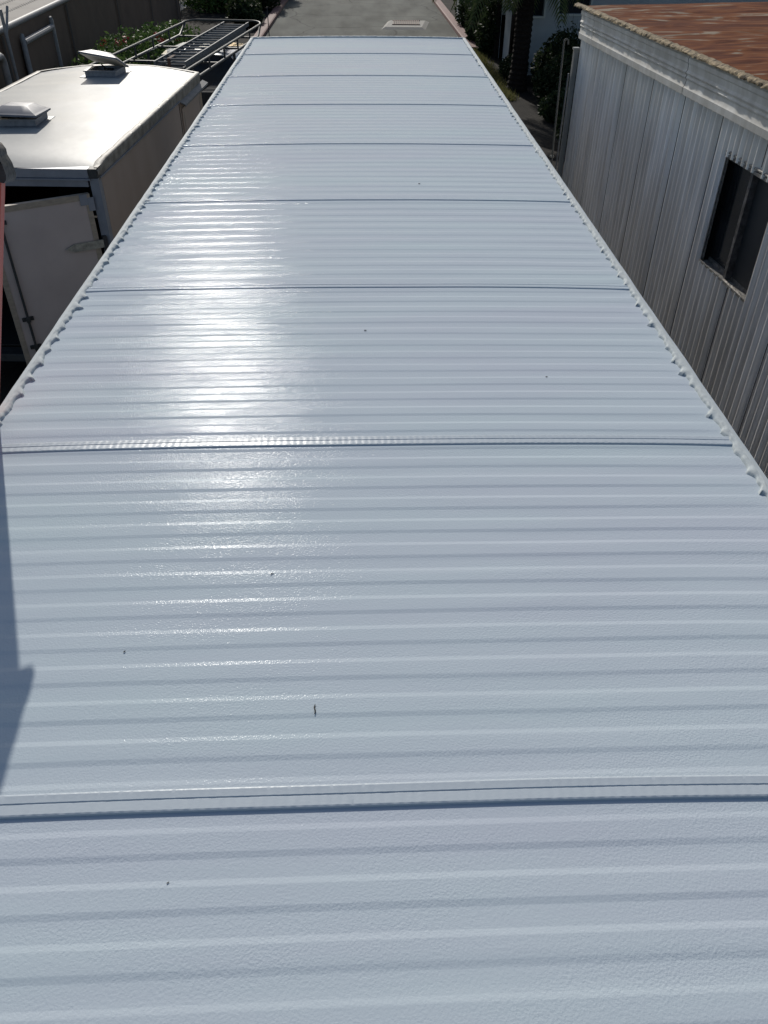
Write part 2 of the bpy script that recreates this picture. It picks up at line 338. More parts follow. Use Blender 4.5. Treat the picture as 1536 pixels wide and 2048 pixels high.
for s in seams:
    nx = 1201 if s < 3 else (500 if s < 6 else 200)
    prof = [(-.004, -.004), (-.003, .0085), (.0, .0105), (.012, .0100), (.0205, .0095), (.0215, .0070), (.0235, .0070), (.0245, .0105), (.033, .0110), (.040, .0120), (.043, .0105), (.047, -.002)]
    if s > 4: prof = [(-.004, -.004), (-.002, .0105), (.0, .0115), (.012, .0112), (.0205, .0109), (.0215, .0100), (.0235, .0100), (.0245, .0108), (.033, .0104), (.040, .0100), (.042, .0095), (.044, -.002)]
    def fn(i, j, s=s, nx=nx):
        x = X0+.014+(X1-X0-.028)*i/(nx-1); a, b = prof[j]; sy = seamy(x, s)
        base = roofz(x, s, 0)+.0036
        q = 0
        if 2 <= j <= 9: q = .00020*(.5+.5*cos(2*pi*x/.0205))*(1+.5*nz(x*3, s, 7))+.00015*nz(x*60, s, j*.3)
        return (x-OX, sy+a+(.0003*nz(x*9, s, 3) if j in (5, 6) else 0)-OY, base+b*(.42 if s < 1 else .36 if s < 3 else .30)-.001+q*(1.7 if nx > 600 else 1))
    MB().grid(nx, len(prof), fn).build('roof_seam', M_seam if s < 3 else M_roof, tr, smooth=14)
# edge trims with thick sealant squeezed out between the ribs
for sg, xe in ((-1, X0), (1, X1)):
    def fn(i, j, sg=sg, xe=xe):
        y = YN+(YF-YN)*j/400
        pr = [(.006, -.09), (.006, -.003), (.003, .006), (-.005, .0075), (-.016, .0075), (-.021, .005), (-.021, -.004)]
        a, b = pr[i]; wv = .0025*nz(y*1.7, sg*3)+.0012*nz(y*9, sg)
        return (xe+sg*(a+wv)-OX, y-OY, H+b+.003+.0015*nz(y*5, i, sg))
    MB().grid(7, 401, fn).build('edge_trim', M_trim, tr, smooth=40)
    ny = 2400
    def inner(y):
        ph = (y/PR+.45*nz(y*2.3, sg*2.0)) % 1; ix = floor(y/PR)
        a = .35+1.5*abs(nz(ix*3.7, sg*5.1, 2)); a *= .027
        if sg > 0: a *= .8
        sp = max(0, 1-abs(ph-.5)/.30)
        return .031+.009*nz(y*4, sg, 1)+a*sp**1.6+.007*nz(y*38, sg)+.010*max(0, nz(y*13, sg, 6))
    def fn(i, j, sg=sg, xe=xe):
        y = YN+(YF-YN)*j/ny; wd = inner(y); u = i/7
        # strokes curl toward the near side
        yy = y-.020*u*u*(1 if wd > .045 else .4)
        x = xe-sg*(.014+(wd-.014)*u)
        th = .0075*(1-u**4)+.0022*nz(x*55, y*30, sg)*(1 if 0 < i < 7 else 0)+.0015*nz(y*18, i*.5)
        if i == 7: th = -.004
        z = H+.013*(1-((x-XC)/HW)**2)+th+.003+ .002*(1-u)
        return (x-OX, yy-OY, z)
    MB().grid(8, ny+1, fn).build('edge_sealant', M_seal, tr, smooth=50)
def fn(i, j):
    x = X0+.01+(X1-X0-.02)*i/160; pr = [(.012, -.09), (.012, .004), (.004, .010), (-.022, .010), (-.030, .004), (-.034, -.003)]
    a, b = pr[j]; return (x-OX, YF+a+.002*nz(x*5, 1)-OY, H+.013*(1-((x-XC)/HW)**2)+b+.004+.003*nz(x*25, j))
MB().grid(161, 6, fn).build('end_trim', M_trim, tr, smooth=40)
g = MB(); g.box((X0+.01-OX, YN-OY, .75), (X1-.01-OX, YF-OY, H-.012)); g.build('wall', M_side, tr)
g = MB()
for y in (YN+.6, 0.5, 3.0, 5.5, 8.0, YF-.6): g.box((-1.0, y-OY-.05, .62), (1.0, y-OY+.05, .749))
g.box((-.6, YN-OY, .45), (-.5, YF-OY, .62)); g.box((.5, YN-OY, .45), (.6, YF-OY, .62)); g.build('chassis', M_steel, tr)
for sx in (-.98, .86):
    for y in (-.1, 1.0):
        wl = MB().tube([(sx-.06, y+2.2-OY, .42), (sx-.03, y+2.2-OY, .42), (sx+.15, y+2.2-OY, .42), (sx+.18, y+2.2-OY, .42)], [.36, .42, .42, .36], 24)
        wl.build('wheel', M_tyre, tr, smooth=True)

def on_roof(x, y): return roofz(x, y)+.0005
def speck(name, label, cat, pts, r, m=M_dark, group=None):
    x, y = pts[0]; P = [(a-x, b-y, on_roof(a, b)+r*.8-on_roof(x, y)) for a, b in pts]
    o = MB().tube(P, [r*.5]+[r*.8]*(len(P)-2)+[r*.4], 6).build(name, m, loc=(x, y, on_roof(x, y)), smooth=True)
    tag(o, label, cat, group); return o
speck('twig', 'small dark twig lying lengthwise in the middle of the near white roof', 'twig', [(-.113, 1.075), (-.112, 1.083), (-.1145, 1.092), (-.113, 1.100)], .0018)

# ------------------------------------------------------------ neighbour: corrugated mobile home with rusty roof
NB = thing('corrugated_building', 'grey corrugated metal building with stepped fascia and rusty roof on the right', 'building', (2.328, 9.53, 0), R(3.95))
LEN = 15.0
def corr(s):                     # s: distance from the far corner
    s2 = s-.05; k = floor(s2/.68); u = (s2-k*.68)
    if u < .03 or u > .65: return 0.0
    v = (u-.03)/.62*8; w_ = v % 1
    return .030*(.5-.5*cos(2*pi*w_))**.85
WS0, WS1, WZ0, WZ1 = 3.655, 4.40, 2.27, 3.01
def wallpart(s0, s1, z0, z1, mb, nz_=2, dz=lambda s, z: 0):
    n = max(2, int((s1-s0)/.0065)); 
    def fn(i, j):
        s = s0+(s1-s0)*i/n; z = z0+(z1-z0)*j/nz_
        k = floor((s-.05)/.68)
        return (-corr(s)-.004*nz(s*1.2, z*.9)-.0015*(k % 2)-dz(s, z), -s, z)
    mb.grid(n+1, nz_+1, fn)
g = MB()
wallpart(0, WS0, .3, 3.26, g, 14); wallpart(WS1, LEN, .3, 3.26, g, 14); wallpart(WS0, WS1, .3, WZ0, g, 6); wallpart(WS0, WS1, WZ1, 3.26, g, 2)
g.build('corrugated_wall', M_corr, NB, smooth='all')
# thin dark lap seams between sheets and screws
g = MB()
for k in range(0, 21):
    s = .05+k*.68
    if k == 0: continue
    segs = [(.3, 3.255)]
    if WS0-.02 < s < WS1+.02: segs = [(.3, WZ0-.02), (WZ1+.05, 3.255)]
    for a, b in segs: g.box((-.0105, -s-.0012, a), (-.006, -s+.0012, b))
g.build('lap_seam', mat('dark_lap_joint', (.03, .03, .03), .8), NB)
g = MB()
for k in range(20):
    for q in range(0, 8, 2):
        s = .05+k*.68+.03+.62*(q+.5)/8
        for z in (1.0, 1.72+.03*nz(k, q), 2.45, 3.18):
            if WS0-.05 < s < WS1+.05 and WZ0-.05 < z < WZ1+.05: continue
            if random.random() < .55: continue
            if 1.5 < z and s < 8: MB().tube([(-.010, -s, z), (-.021, -s, z)], .006, 6).build('screw', M_steel, NB)
# other walls
g = MB(); g.box((.09, -LEN, .3), (4.2, -.01, 3.25)); g.build('wall_core', M_corr, NB)
# fascia, in lengths, with the stepped profile
prof = [(-.004, 3.235), (-.030, 3.238), (-.032, 3.285), (-.024, 3.300), (-.020, 3.338), (-.029, 3.346), (-.030, 3.354), (-.024, 3.362), (-.023, 3.370), (-.032, 3.380), (-.033, 3.388), (-.024, 3.402), (-.027, 3.442), (-.033, 3.452), (-.034, 3.480), (-.020, 3.496)]
joints = [-.02, .42, 2.78, 5.14, 7.50, 9.86, 12.2, LEN]
for a, b in zip(joints[:-1], joints[1:]):
    n = 24; off = random.uniform(-.002, .002)
    def fn(i, j):
        s = a+.004+(b-a-.008)*i/n; x, z = prof[j]; return (x*1.2-.012+off-.002*nz(s*2, j*.4), -s, z+.002*nz(s*1.3, 2)+off)
    MB().grid(n+1, len(prof), fn).build('fascia', M_fascia, NB, smooth=28)
g = MB(); g.box((-.012, -LEN, 3.262), (.0, .015, 3.49)); g.build('fascia_backing', M_dark, NB)
# crusty roof edge
def fn(i, j):
    s = -.17+(LEN+.17)*j/900; an = pi*1.25*i/8-.3
    rd = .026+.010*nz(s*22, i*.6)+.006*nz(s*60, i)
    return (-.055+.012*nz(s*3, 5)-rd*1.35*cos(an), -s, 3.512+rd*.85*sin(an)+.004*nz(s*2, 9))
MB().grid(9, 901, fn).build('roof_edge_crust', M_crust, NB, smooth=60)
def fn(i, j):
    x = -.05+4.35*i/60; s = -.17+(LEN+.17)*j/300
    k = (s+.12*sin(x*1.1)+.06*nz(x, s)) / .42; u = k % 1; rb = max(0, 1-abs(u-.5)/.07)
    return (x, -s, 3.505+.025*sin(pi*min(1, x/4.2))+.012*rb*min(1, x/.25)+.006*nz(x*1.5, s*1.5))
MB().grid(61, 301, fn).build('rusty_roof', M_rust, NB, smooth=40)
# window
win = MB()
win.box((-.024, -WS1-.01, WZ1-.006), (-.0, -WS0+.01, WZ1+.014)); win.box((-.008, -WS0-.012, WZ0+.012), (.0, -WS0+.002, WZ1-.012)); win.box((-.008, -WS1-.002, WZ0+.012), (.0, -WS1+.012, WZ1-.012))
wf = win.build('window', M_frame, NB)
g = MB().box((.045, -WS1, WZ0), (.049, -(WS0+WS1)/2+.0, WZ1)); g.build('screen_pane', M_glass2, wf)
g = MB().box((.056, -(WS0+WS1)/2, WZ0), (.060, -WS0, WZ1)); g.build('glass_pane', M_glass, wf)
g = MB(); sm = (WS0+WS1)/2
g.box((-.002, -sm-.020, WZ0+.004), (.044, -sm+.004, WZ1-.013)); g.box((.0, -sm+.0045, WZ0+.004), (.05, -sm+.018, WZ1-.013)); g.build('mullion', M_mull, wf)
g = MB()
def fn(i, j):
    s = WS0-.01+(WS1-WS0+.02)*j/60; an = pi*i/5; rd = .008+.005*nz(s*40, i)
    return (-.018-rd*sin(an), -s, WZ1+.030-rd*1.2*cos(an)+.004*nz(s*30, 3))
MB().grid(6, 61, fn).build('top_caulk', M_caulk, wf, smooth=60)
g = MB(); g.box((-.026, -WS1-.004, WZ0-.013), (.044, -WS0+.004, WZ0-.004)); g.box((-.026, -WS1-.004, WZ0-.004), (-.021, -WS0+.004, WZ0+.004)); g.box((.044, -WS1, WZ0-.004), (.062, -WS0, WZ0+.02)); g.build('sill', M_frame, wf)
def fn(i, j):
    s = sm+.03+(WS1-sm-.07)*j/40; an = pi*i/5; rd = (.018+.010*nz(s*30, i))*min(1, 3*(1-j/40)+.2)
    return (-.012-rd*cos(an)*.7, -s, WZ0-.004+rd*.7*sin(an))
MB().grid(6, 41, fn).build('sill_debris', M_caulk, wf, smooth=60)
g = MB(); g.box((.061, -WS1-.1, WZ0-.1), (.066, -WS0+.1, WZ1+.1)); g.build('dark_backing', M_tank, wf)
M_cond = mat('dull_conduit', (.085, .09, .09), .7, spec=.2)
# square downspout and goosenecked conduit at the far corner
g = MB(); g.box((-.075, -.005, .2), (-.028, .052, 3.13), ch=.004); g.box((-.083, -.008, 3.13), (-.022, .058, 3.15)); g.box((-.0275, .0, 1.0), (.0, .04, 1.04)); g.build('downspout', mat('grey_downspout', (.22, .235, .235), .5, c2=(.16, .17, .17), nscale=8, stretch=(1, 1, .2)), NB)
pts = [(-.045, .36, 3.13)]+[(-.068+.023*cos(a), .36, 3.15+.03*sin(a)) for a in [pi*k/8 for k in range(9)]]+[(-.091, .30, 2.4), (-.091, .20, 1.2), (-.091, .10, .1)]
g = MB().tube(pts, .010, 10); g.box((-.11, .24, 2.0), (-.075, .30, 2.02)); g.build('conduit_pipe', M_cond, NB, smooth=True)
g = MB().tube([(-.085, .075, 2.9), (-.095, .07, .2)], .009, 8); g.build('cable_run', M_galv, NB, smooth=True)

# ------------------------------------------------------------ enclosed cargo trailer on the left
TA = R(-2.93)
CT = thing('cargo_trailer', 'enclosed beige cargo trailer with bright white roof and its rear door ajar, on the left', 'trailer', (-2.51, 8.05, 0), TA)
TW, TL, TZ = 2.28, 4.70, 2.375
outline_far = [(0, TL), (-.25, TL+.12), (-.7, TL+.30), (-1.2, TL+.36), (-1.7, TL+.30), (-2.1, TL+.10), (-TW, TL-.05)]
def fary(x):
    for (a, b), (c, d) in zip(outline_far[:-1], outline_far[1:]):
        if c <= x <= a: return b+(d-b)*(a-x)/(a-c)
    return TL
def fn(i, j):
    x = -TW*i/40; ye = fary(x); y = -.02+(ye+.02)*j/60
    rear = max(0, 1-y/.42)
    z = TZ+.035*(1-((x+TW/2)/(TW/2))**2)-.030*rear*rear*1.3+.008*nz(x*1.1, y*1.3)+.005*nz(x*.7, y*4, 4)
    return (x, y, z)
MB().grid(41, 61, fn).build('roof', M_troof, CT, smooth='all')
# grimy sealant band along the right and the other edges
def fn(i, j):
    y = -.02+(TL+.02)*j/120; wv = .055+.018*nz(y*2.2, 1)+.012*nz(y*8, 2)
    pr = [(.012, -.03), (.012, .0), (.004, .010), (-wv*.6, .013), (-wv, .009), (-wv-.004, .0)]
    a, b = pr[i]; rear = max(0, 1-y/.42)
    return (a, y, TZ-.030*rear*rear*1.3+b+.004*nz(y*14, i))
MB().grid(6, 121, fn).build('roof_edge_sealant', M_ttrim, CT, smooth=50)
def fn(i, j):
    y = -.02+(TL)*j/120; wv = .06+.012*nz(y*2.2, 4)
    pr = [(-.012, -.03), (-.012, .0), (-.004, .010), (wv*.6, .012), (wv, .008), (wv+.004, .0)]
    a, b = pr[i]; rear = max(0, 1-y/.42)
    return (-TW+a, y, TZ-.030*rear*rear*1.3+b)
MB().grid(6, 121, fn).build('roof_edge_sealant', M_ttrim, CT, smooth=50)
def fn(i, j):
    x = -TW*j/40; ye = fary(x); pr = [(.012, -.04), (.012, .004), (0, .012), (-.03, .012), (-.045, .008)]
    a, b = pr[i]; return (x, ye+a+.004*nz(x*6, i), TZ+.035*(1-((x+TW/2)/(TW/2))**2)+b+.003*nz(x*9, 2))
MB().grid(5, 41, fn).build('front_edge_sealant', M_ttrim, CT, smooth=50)
# side wall and trim
g = MB(); g.box((-.035, .075, .45), (.0, TL, TZ-.13)); 
g.build('side_wall', M_tside, CT)
g = MB(); g.box((-TW, .075, .45), (-TW+.035, TL-.1, TZ-.05)); g.build('side_wall', M_tside, CT)
g = MB()
vs = []
n = len(outline_far)
for (x, y) in outline_far: vs += [(x, y, .45), (x, y, TZ-.02)]
g.add(vs, [(2*i, 2*i+2, 2*i+3, 2*i+1) for i in range(n-1)]); g.build('front_wall', M_tside, CT)
g = MB(); g.box((-.03, .01, TZ-.085), (.008, TL, TZ-.012)); g.box((-.03, .01, TZ-.128), (.003, TL, TZ-.0875)); g.build('top_rail', M_ttrim, CT)
g = MB(); g.box((.0035, .02, TZ-.112), (.018, 3.40, TZ-.102)); g.build('drip_moulding', M_tgrey, CT)
g = MB(); g.box((.002, 3.355, .5), (.005, 3.372, TZ-.13)); g.build('panel_gap', M_dark, CT)
dr = MB(); dr.box((.0055, 3.44, .62), (.018, 4.52, TZ-.20)); drm = dr.build('side_door', M_tside, CT)
for a_ in (3.50, 4.45):
    g = MB(); g.box((.019, a_, .68), (.022, a_+.02, 2.12)); g.build('door_trim', M_ttrim, drm)
g = MB(); g.box((.018, 3.44, 1.25), (.045, 3.54, 1.33)); g.build('handle', M_steel, drm)
g = MB(); g.prism([(.0, TZ-.115), (.075, TZ-.15), (.075, TZ-.175), (.068, TZ-.175), (.066, TZ-.157), (.0, TZ-.130)], 'y', 3.42, 4.88); g.build('drip_cap', M_alu, CT)
g = MB(); g.box((-.001, TL-.09, .5), (.006, TL-.02, TZ-.13)); g.build('corner_trim', mat('tan_corner', (.36, .29, .21), .6, c2=(.26, .21, .16), nscale=9, stretch=(1, 1, .3)), CT)
# rear frame: stepped header, posts, dark interior
g = MB(); g.box((-TW, -.03, TZ-.100), (-.085, .06, TZ-.020)); g.box((-TW, -.05, TZ-.119), (-.07, .0, TZ-.104)); g.box((-TW, -.018, TZ-.185), (-.105, .05, TZ-.122)); g.build('header_rail', M_tgrey, CT)
g = MB(); g.box((-.083, -.034, TZ-.104), (.004, .07, TZ-.018), ch=.006); g.build('corner_cap', M_steel, CT)
for a_, b_ in ((-.085, .002), (-TW, -TW+.085)):
    g = MB(); g.box((a_, -.022, .45), (b_, .07, TZ-.107), ch=.005); g.build('corner_post', M_tgrey, CT)
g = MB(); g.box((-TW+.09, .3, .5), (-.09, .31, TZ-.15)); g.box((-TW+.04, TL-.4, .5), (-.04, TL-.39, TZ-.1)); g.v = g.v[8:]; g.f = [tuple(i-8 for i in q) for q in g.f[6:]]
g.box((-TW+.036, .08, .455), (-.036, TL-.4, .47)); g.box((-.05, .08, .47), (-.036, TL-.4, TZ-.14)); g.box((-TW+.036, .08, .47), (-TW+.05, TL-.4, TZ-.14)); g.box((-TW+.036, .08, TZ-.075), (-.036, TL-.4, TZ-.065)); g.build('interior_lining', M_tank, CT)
g = MB(); g.box((-TW, -.12, .36), (.0, .06, .449), ch=.01); g.build('rear_bumper', M_steel, CT)
# rear doors: the right leaf stands ajar
def leafdoor(hx, width, ang, sgn):
    o = bpy.data.objects.new('rear_door', None)
    Mx = Matrix.Translation((hx, -.035, 0)) @ Matrix.Rotation(ang, 4, 'Z')
    dz0, dz1 = .47, TZ-.235
    g = MB(); g.box((sgn*.02, -.022, dz0+.02), (sgn*(width-.02), .018, dz1-.02), Mx); d = g.build('rear_door', M_tdoor, CT)
    def seg(a, b): return (min(a, b), max(a, b))
    g = MB()
    for (x0_, x1_, z0_, z1_) in ((0, width, dz1-.055, dz1), (0, width, dz0, dz0+.055), (0, .05, dz0+.056, dz1-.056), (width-.05, width, dz0+.056, dz1-.056)):
        a, b = seg(sgn*x0_, sgn*x1_); g.box((a, -.028, z0_), (b, .022, z1_), Mx)
    g.build('edge_frame', M_tbeige, d)
    # locking rod with brackets
    rx = sgn*(width-.13)
    g = MB().tube([Mx @ Vector((rx, -.052, dz0+.03)), Mx @ Vector((rx, -.052, dz1-.09))], .013, 10); g.build('lock_rod', M_steel, d, smooth=True)
    for z in (dz1-.14, 1.05, .75):
        g = MB(); g.box((rx-.055, -.045, z-.02), (rx+.055, -.029, z+.02), Mx, ch=.004); g.box((rx-.02, -.072, z-.028), (rx+.02, -.046, z+.028), Mx, ch=.005); g.build('bracket', M_steel, d)
    g = MB(); a, b = seg(sgn*.03, sgn*.10); g.box((a, -.0345, dz1-.10), (b, -.0285, dz1+.0), Mx); a, b = seg(sgn*-.03, sgn*.029); g.box((a, -.032, dz1-.16), (b, -.026, dz1-.035), Mx); g.build('hinge', M_tgrey, d)
    g = MB(); zc = 1.66
    pl = [(-.045, zc-.038), (-.045, zc+.038), (.25, zc+.038), (.34, zc+.0), (.25, zc-.038)]
    vs = [Mx @ Vector((sgn*x, y, z)) for y in (-.052, -.036) for x, z in pl]; m = len(pl)
    g.add(vs, [(i, (i+1) % m, m+(i+1) % m, m+i) for i in range(m)]+[tuple(range(m-1, -1, -1)), tuple(range(m, 2*m))]); g.build('strap_hinge', M_strap, d)
    g = MB(); a, b = seg(sgn*-.075, sgn*-.035); g.box((a, -.058, zc-.07), (b, -.002, zc+.07), Mx, ch=.006); g.build('hinge_knuckle', M_black, d)
leafdoor(-.115, .98, R(32), -1)
leafdoor(-TW+.12, .98, R(-150), 1)
for y in (1.9, 2.75):
    for sx in (-TW-.02, -.2):
        MB().tube([(sx, y, .33), (sx+.03, y, .33), (sx+.19, y, .33), (sx+.22, y, .33)], [.27, .33, .33, .27], 22).build('wheel', M_tyre, CT, smooth=True)
g = MB(); g.box((-1.25, TL+.3, .40), (-1.05, TL+1.35, .50)); g.build('tow_bar', M_steel, CT)
# roof vents
def vent(x, y, ang, lift, roll_, label):
    v = bpy.data.objects.new('roof_vent', None)
    M0 = Matrix.Translation((x, y, TZ+.035)) @ Matrix.Rotation(ang, 4, 'Z')
    g = MB()
    g.box((-.27, -.27, -.012), (.27, .27, .004), M0)
    base = g.build('roof_vent', M_ventb, CT, label=label)
    g = MB()
    for (a, b) in (((-.21, -.21), (.21, -.185)), ((-.21, .185), (.21, .21)), ((-.21, -.184), (-.185, .184)), ((.185, -.184), (.21, .184))):
        g.box((a[0], a[1], .005), (b[0], b[1], .060), M0)
    for (a, b) in (((-.225, -.225), (.225, -.17)), ((-.225, .17), (.225, .225)), ((-.225, -.169), (-.17, .169)), ((.17, -.169), (.225, .169))):
        g.box((a[0], a[1], .061), (b[0], b[1], .075), M0)
    g.box((-.184, -.184, .01), (.184, .184, .02), M0)
    g.build('vent_collar', M_ventb, base)
    g = MB(); g.box((-.05, -.184, .03), (.05, .184, .045), M0); g.tube([M0 @ Vector((0, .0, .05)), M0 @ Vector((.02, -.1, .12)), M0 @ Vector((.0, -.17, .10))], .008, 6); g.tube([M0 @ Vector((.05, .0, .05)), M0 @ Vector((.0, -.12, .14))], .007, 6); g.build('crank_arm', M_steel, base)
    # lid: domed, hinged on the far edge
    Ml = M0 @ Matrix.Translation((0, .21, .088)) @ Matrix.Rotation(roll_, 4, 'Y') @ Matrix.Rotation(-lift, 4, 'X') @ Matrix.Translation((0, -.24, 0))
    g = MB(); rings = [(.255, .0), (.255, .018), (.235, .026), (.225, .030), (.13, .085), (.11, .088), (.0001, .089)]
    vs = [];
    for rd, z in rings:
        for k in range(16):
            t_ = k/4; side = int(t_) % 4; q = (t_-int(t_))*2-1
            px, py = [(q, -1), (1, q), (-q, 1), (-1, -q)][side]; vs.append(Ml @ Vector((px*rd, py*rd, z)))
    m = 16; fs = [(j*m+k, j*m+(k+1) % m, (j+1)*m+(k+1) % m, (j+1)*m+k) for j in range(len(rings)-1) for k in range(m)]
    g.add(vs, fs); g.build('vent_lid', M_vent, base, smooth=25)
    g = MB(); g.box((-.235, -.235, -.004), (.235, .235, .006), Ml); g.build('lid_underside', M_ventu, base)
vent(-1.28, 1.55, R(3), R(3), R(2), 'nearer roof vent with smoky domed lid slightly open')
vent(-1.20, 4.35, R(-3), R(20), R(8), 'farther roof vent with its lid propped wide open')

# ------------------------------------------------------------ pickup truck with pipe rack and ladders
PA = R(-7.3)
PT = thing('pickup_truck', 'silver work truck with black pipe rack parked ahead of the cargo trailer', 'pickup truck', (-3.60, 14.6, 0), PA)
def carloft(secs, mb):
    # secs: list of (y, [(x,z)...]) half profiles mirrored
    rows = []
    for y, hp in secs:
        rows.append([(x, y, z) for x, z in hp]+[(-x, y, z) for x, z in reversed(hp)])
    n = len(rows[0]); vs = [p for r_ in rows for p in r_]
    fs = [(j*n+i, j*n+i+1, (j+1)*n+i+1, (j+1)*n+i) for j in range(len(rows)-1) for i in range(n-1)]
    fs += [tuple(range(n)), tuple((len(rows)-1)*n+i for i in range(n-1, -1, -1))]
    mb.add(vs, fs)
g = MB()
body = lambda w_, h_: [(w_-.03, .45), (w_, .60), (w_, h_-.12), (w_-.06, h_), (w_*.5, h_+.02)]
carloft([(3.0, body(.93, 1.10)), (5.0, body(.95, 1.12)), (5.3, body(.94, 1.15)), (6.2, body(.92, 1.10)), (6.5, body(.84, .98)), (6.55, body(.80, .85))], g)
M_bodyshade = mat('shade_black_body', (.012, .013, .015), .3, spec=.4)  # near-black colour stands in for shade on the silver body and cab
pb = g.build('body', M_bodyshade, PT, smooth=40)
g = MB(); roofp = lambda w_, z0, z1: [(w_, z0), (w_-.03, z0+.12), (w_-.13, z1-.10), (w_-.22, z1-.02), (w_*.4, z1)]
carloft([(3.05, roofp(.90, 1.10, 1.60)), (3.25, roofp(.90, 1.10, 1.84)), (3.6, roofp(.90, 1.10, 1.88)), (4.6, roofp(.90, 1.10, 1.86)), (4.95, roofp(.89, 1.10, 1.72)), (5.5, roofp(.87, 1.10, 1.22))], g)
cab = g.build('cab', M_bodyshade, PT, smooth=40)
g = MB(); rp = lambda w_, z1: [(w_-.095, z1-.155), (w_-.12, z1-.09), (w_-.21, z1-.008), (w_*.4, z1+.012)]
carloft([(3.25, rp(.90, 1.84)), (3.6, rp(.90, 1.88)), (4.6, rp(.90, 1.86)), (4.95, rp(.89, 1.72))], g); g.build('cab_roof', M_silver, cab, smooth=40)
g = MB()
for sx in (-1, 1):
    g.add([(sx*.895, 3.35, 1.25), (sx*.895, 4.9, 1.25), (sx*.79, 4.7, 1.68), (sx*.79, 3.45, 1.70)], [(0, 1, 2, 3)])
g.add([(-.62, 3.055, 1.3), (.62, 3.055, 1.3), (.56, 3.19, 1.72), (-.56, 3.19, 1.72)], [(0, 1, 2, 3)])
for v in range(len(g.v)):
    x, y, z = g.v[v]; g.v[v] = (x*1.01, y-.012 if y < 3.3 else y, z)
g.build('cab_window', M_cabgl, cab)
g = MB(); g.add([(-.72, 5.02, 1.70), (.72, 5.02, 1.70), (.80, 5.50, 1.27), (-.80, 5.50, 1.27)], [(0, 1, 2, 3)]); g.build('windscreen', M_cabgl, cab)
# bed and side boxes
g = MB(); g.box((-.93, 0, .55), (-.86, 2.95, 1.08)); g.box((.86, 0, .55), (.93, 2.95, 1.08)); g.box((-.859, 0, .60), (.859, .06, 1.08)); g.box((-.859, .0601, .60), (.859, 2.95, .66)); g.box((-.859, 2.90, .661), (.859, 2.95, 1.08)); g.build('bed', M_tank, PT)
g = MB(); g.box((-.94, .2, 1.09), (-.45, 1.6, 1.42), ch=.012); g.build('tool_box', M_plate, PT)
g = MB(); g.box((.42, 1.9, 1.081), (.95, 2.95, 1.44), ch=.012); g.build('tool_box', M_plate, PT)
g = MB(); g.box((-.96, -.35, 1.60), (-.42, .35, 1.62)); g.box((-.9, -.3, 1.0), (-.86, -.26, 1.599)); g.box((-.5, .2, 1.0), (-.46, .24, 1.599)); g.build('deck_plate', M_plate, PT)
for sx in (-.98, .76):
    for y in (1.1, 5.3):
        wl = MB().tube([(sx, y, .38), (sx+.03, y, .38), (sx+.19, y, .38), (sx+.22, y, .38)], [.32, .38, .38, .32], 22).build('wheel', M_tyre, PT, smooth=True)
        MB().tube([(sx-.004, y, .38), (sx+.224, y, .38)], .19, 16).build('rim', M_alu, wl, smooth=True)
for sx in (-1, 1):
    g = MB(); g.box((sx*.76-.14, 6.45, .82), (sx*.76+.14, 6.58, .96), ch=.02); g.build('headlight', M_alu, PT)
    g = MB(); a, b = sorted((sx*.95, sx*1.16)); g.box((a, 4.75, 1.20), (b, 4.85, 1.45), ch=.02); g.build('mirror', M_black, PT)
# rack
RZ0, RZ1, RW = 1.93, 2.12, .84
yb, yf = .15, 5.55
rk = MB()
def loop(z, w_, yr, yfz, rad):
    pts = [(-w_, yr, z), (-w_, yfz-rad, z)]+[(-w_+rad-rad*cos(a), yfz-rad+rad*sin(a), z+.03*sin(a)) for a in [pi/2*k/6 for k in range(1, 7)]]
    pts += [(w_-x_, y_, z_) for x_, y_, z_ in []]
    pts += [(w_-rad+rad*sin(a), yfz-rad+rad*cos(a), z+.03*cos(a)) for a in [pi/2*k/6 for k in range(0, 7)]]+[(w_, yr, z)]
    return pts
rk.tube(loop(RZ1, RW, yb-.6, yf, .28), .021, 10)
rack = rk.build('rack', mat('polished_rack_pipe', (.075, .08, .078), .5, metal=.4, spec=.25, c2=(.04, .045, .042), nscale=8), PT, smooth=True)
for sx in (-1, 1):
    MB().tube([(sx*RW, yb-.75, RZ0), (sx*RW, yf-.55, RZ0), (sx*RW*.98, yf-.2, RZ1-.02)], .024, 10).build('side_rail', M_steel if sx > 0 else rack.data.materials[0], rack, smooth=True)
    for y in (.3, 1.3, 2.3, 3.3, 4.3):
        g = MB(); g.box((sx*RW-.012, y-.02, RZ0+.015), (sx*RW+.012, y+.02, RZ1-.015)); g.build('stanchion', M_steel, rack)
    for y in (.35, 2.95):
        g = MB(); g.tube([(sx*.90, y, 1.05), (sx*RW, y, RZ0)], .028, 8); g.tube([(sx*.90, y+.35, 1.06), (sx*RW, y+.02, RZ0-.1)], .018, 8); g.build('rack_leg', M_steel, rack)
for y in (.3, 1.9, 3.5, 4.9):
    g = MB(); g.box((-RW+.02, y-.02, RZ0-.02), (RW-.02, y+.02, RZ0+.012)); g.build('crossbar', M_steel, rack)

def make_ladder(name, label, w_, L_, rungs, loc, rz, m=M_alu, sec=(.025, .075)):
    t = thing(name, label, 'ladder', loc, rz, None)
    for sx in (-1, 1):
        g = MB(); a, b = sorted((sx*(w_/2-sec[0]), sx*w_/2)); 
        g.box((a, 0, 0), (b, L_, .008)); g.box((a, 0, sec[1]-.008), (b, L_, sec[1])); c_, d_ = sorted((sx*(w_/2-.004), sx*(w_/2-.010))); g.box((c_, 0, .0085), (d_, L_, sec[1]-.0085)); g.build('rail', m, t)
    for k in range(rungs):
        y = .14+k*.305
        if y > L_-.05: break
        MB().tube([(-w_/2+.012, y, sec[1]/2), (w_/2-.012, y, sec[1]/2)], .017, 8).build('rung', m, t, smooth=True)
    return t
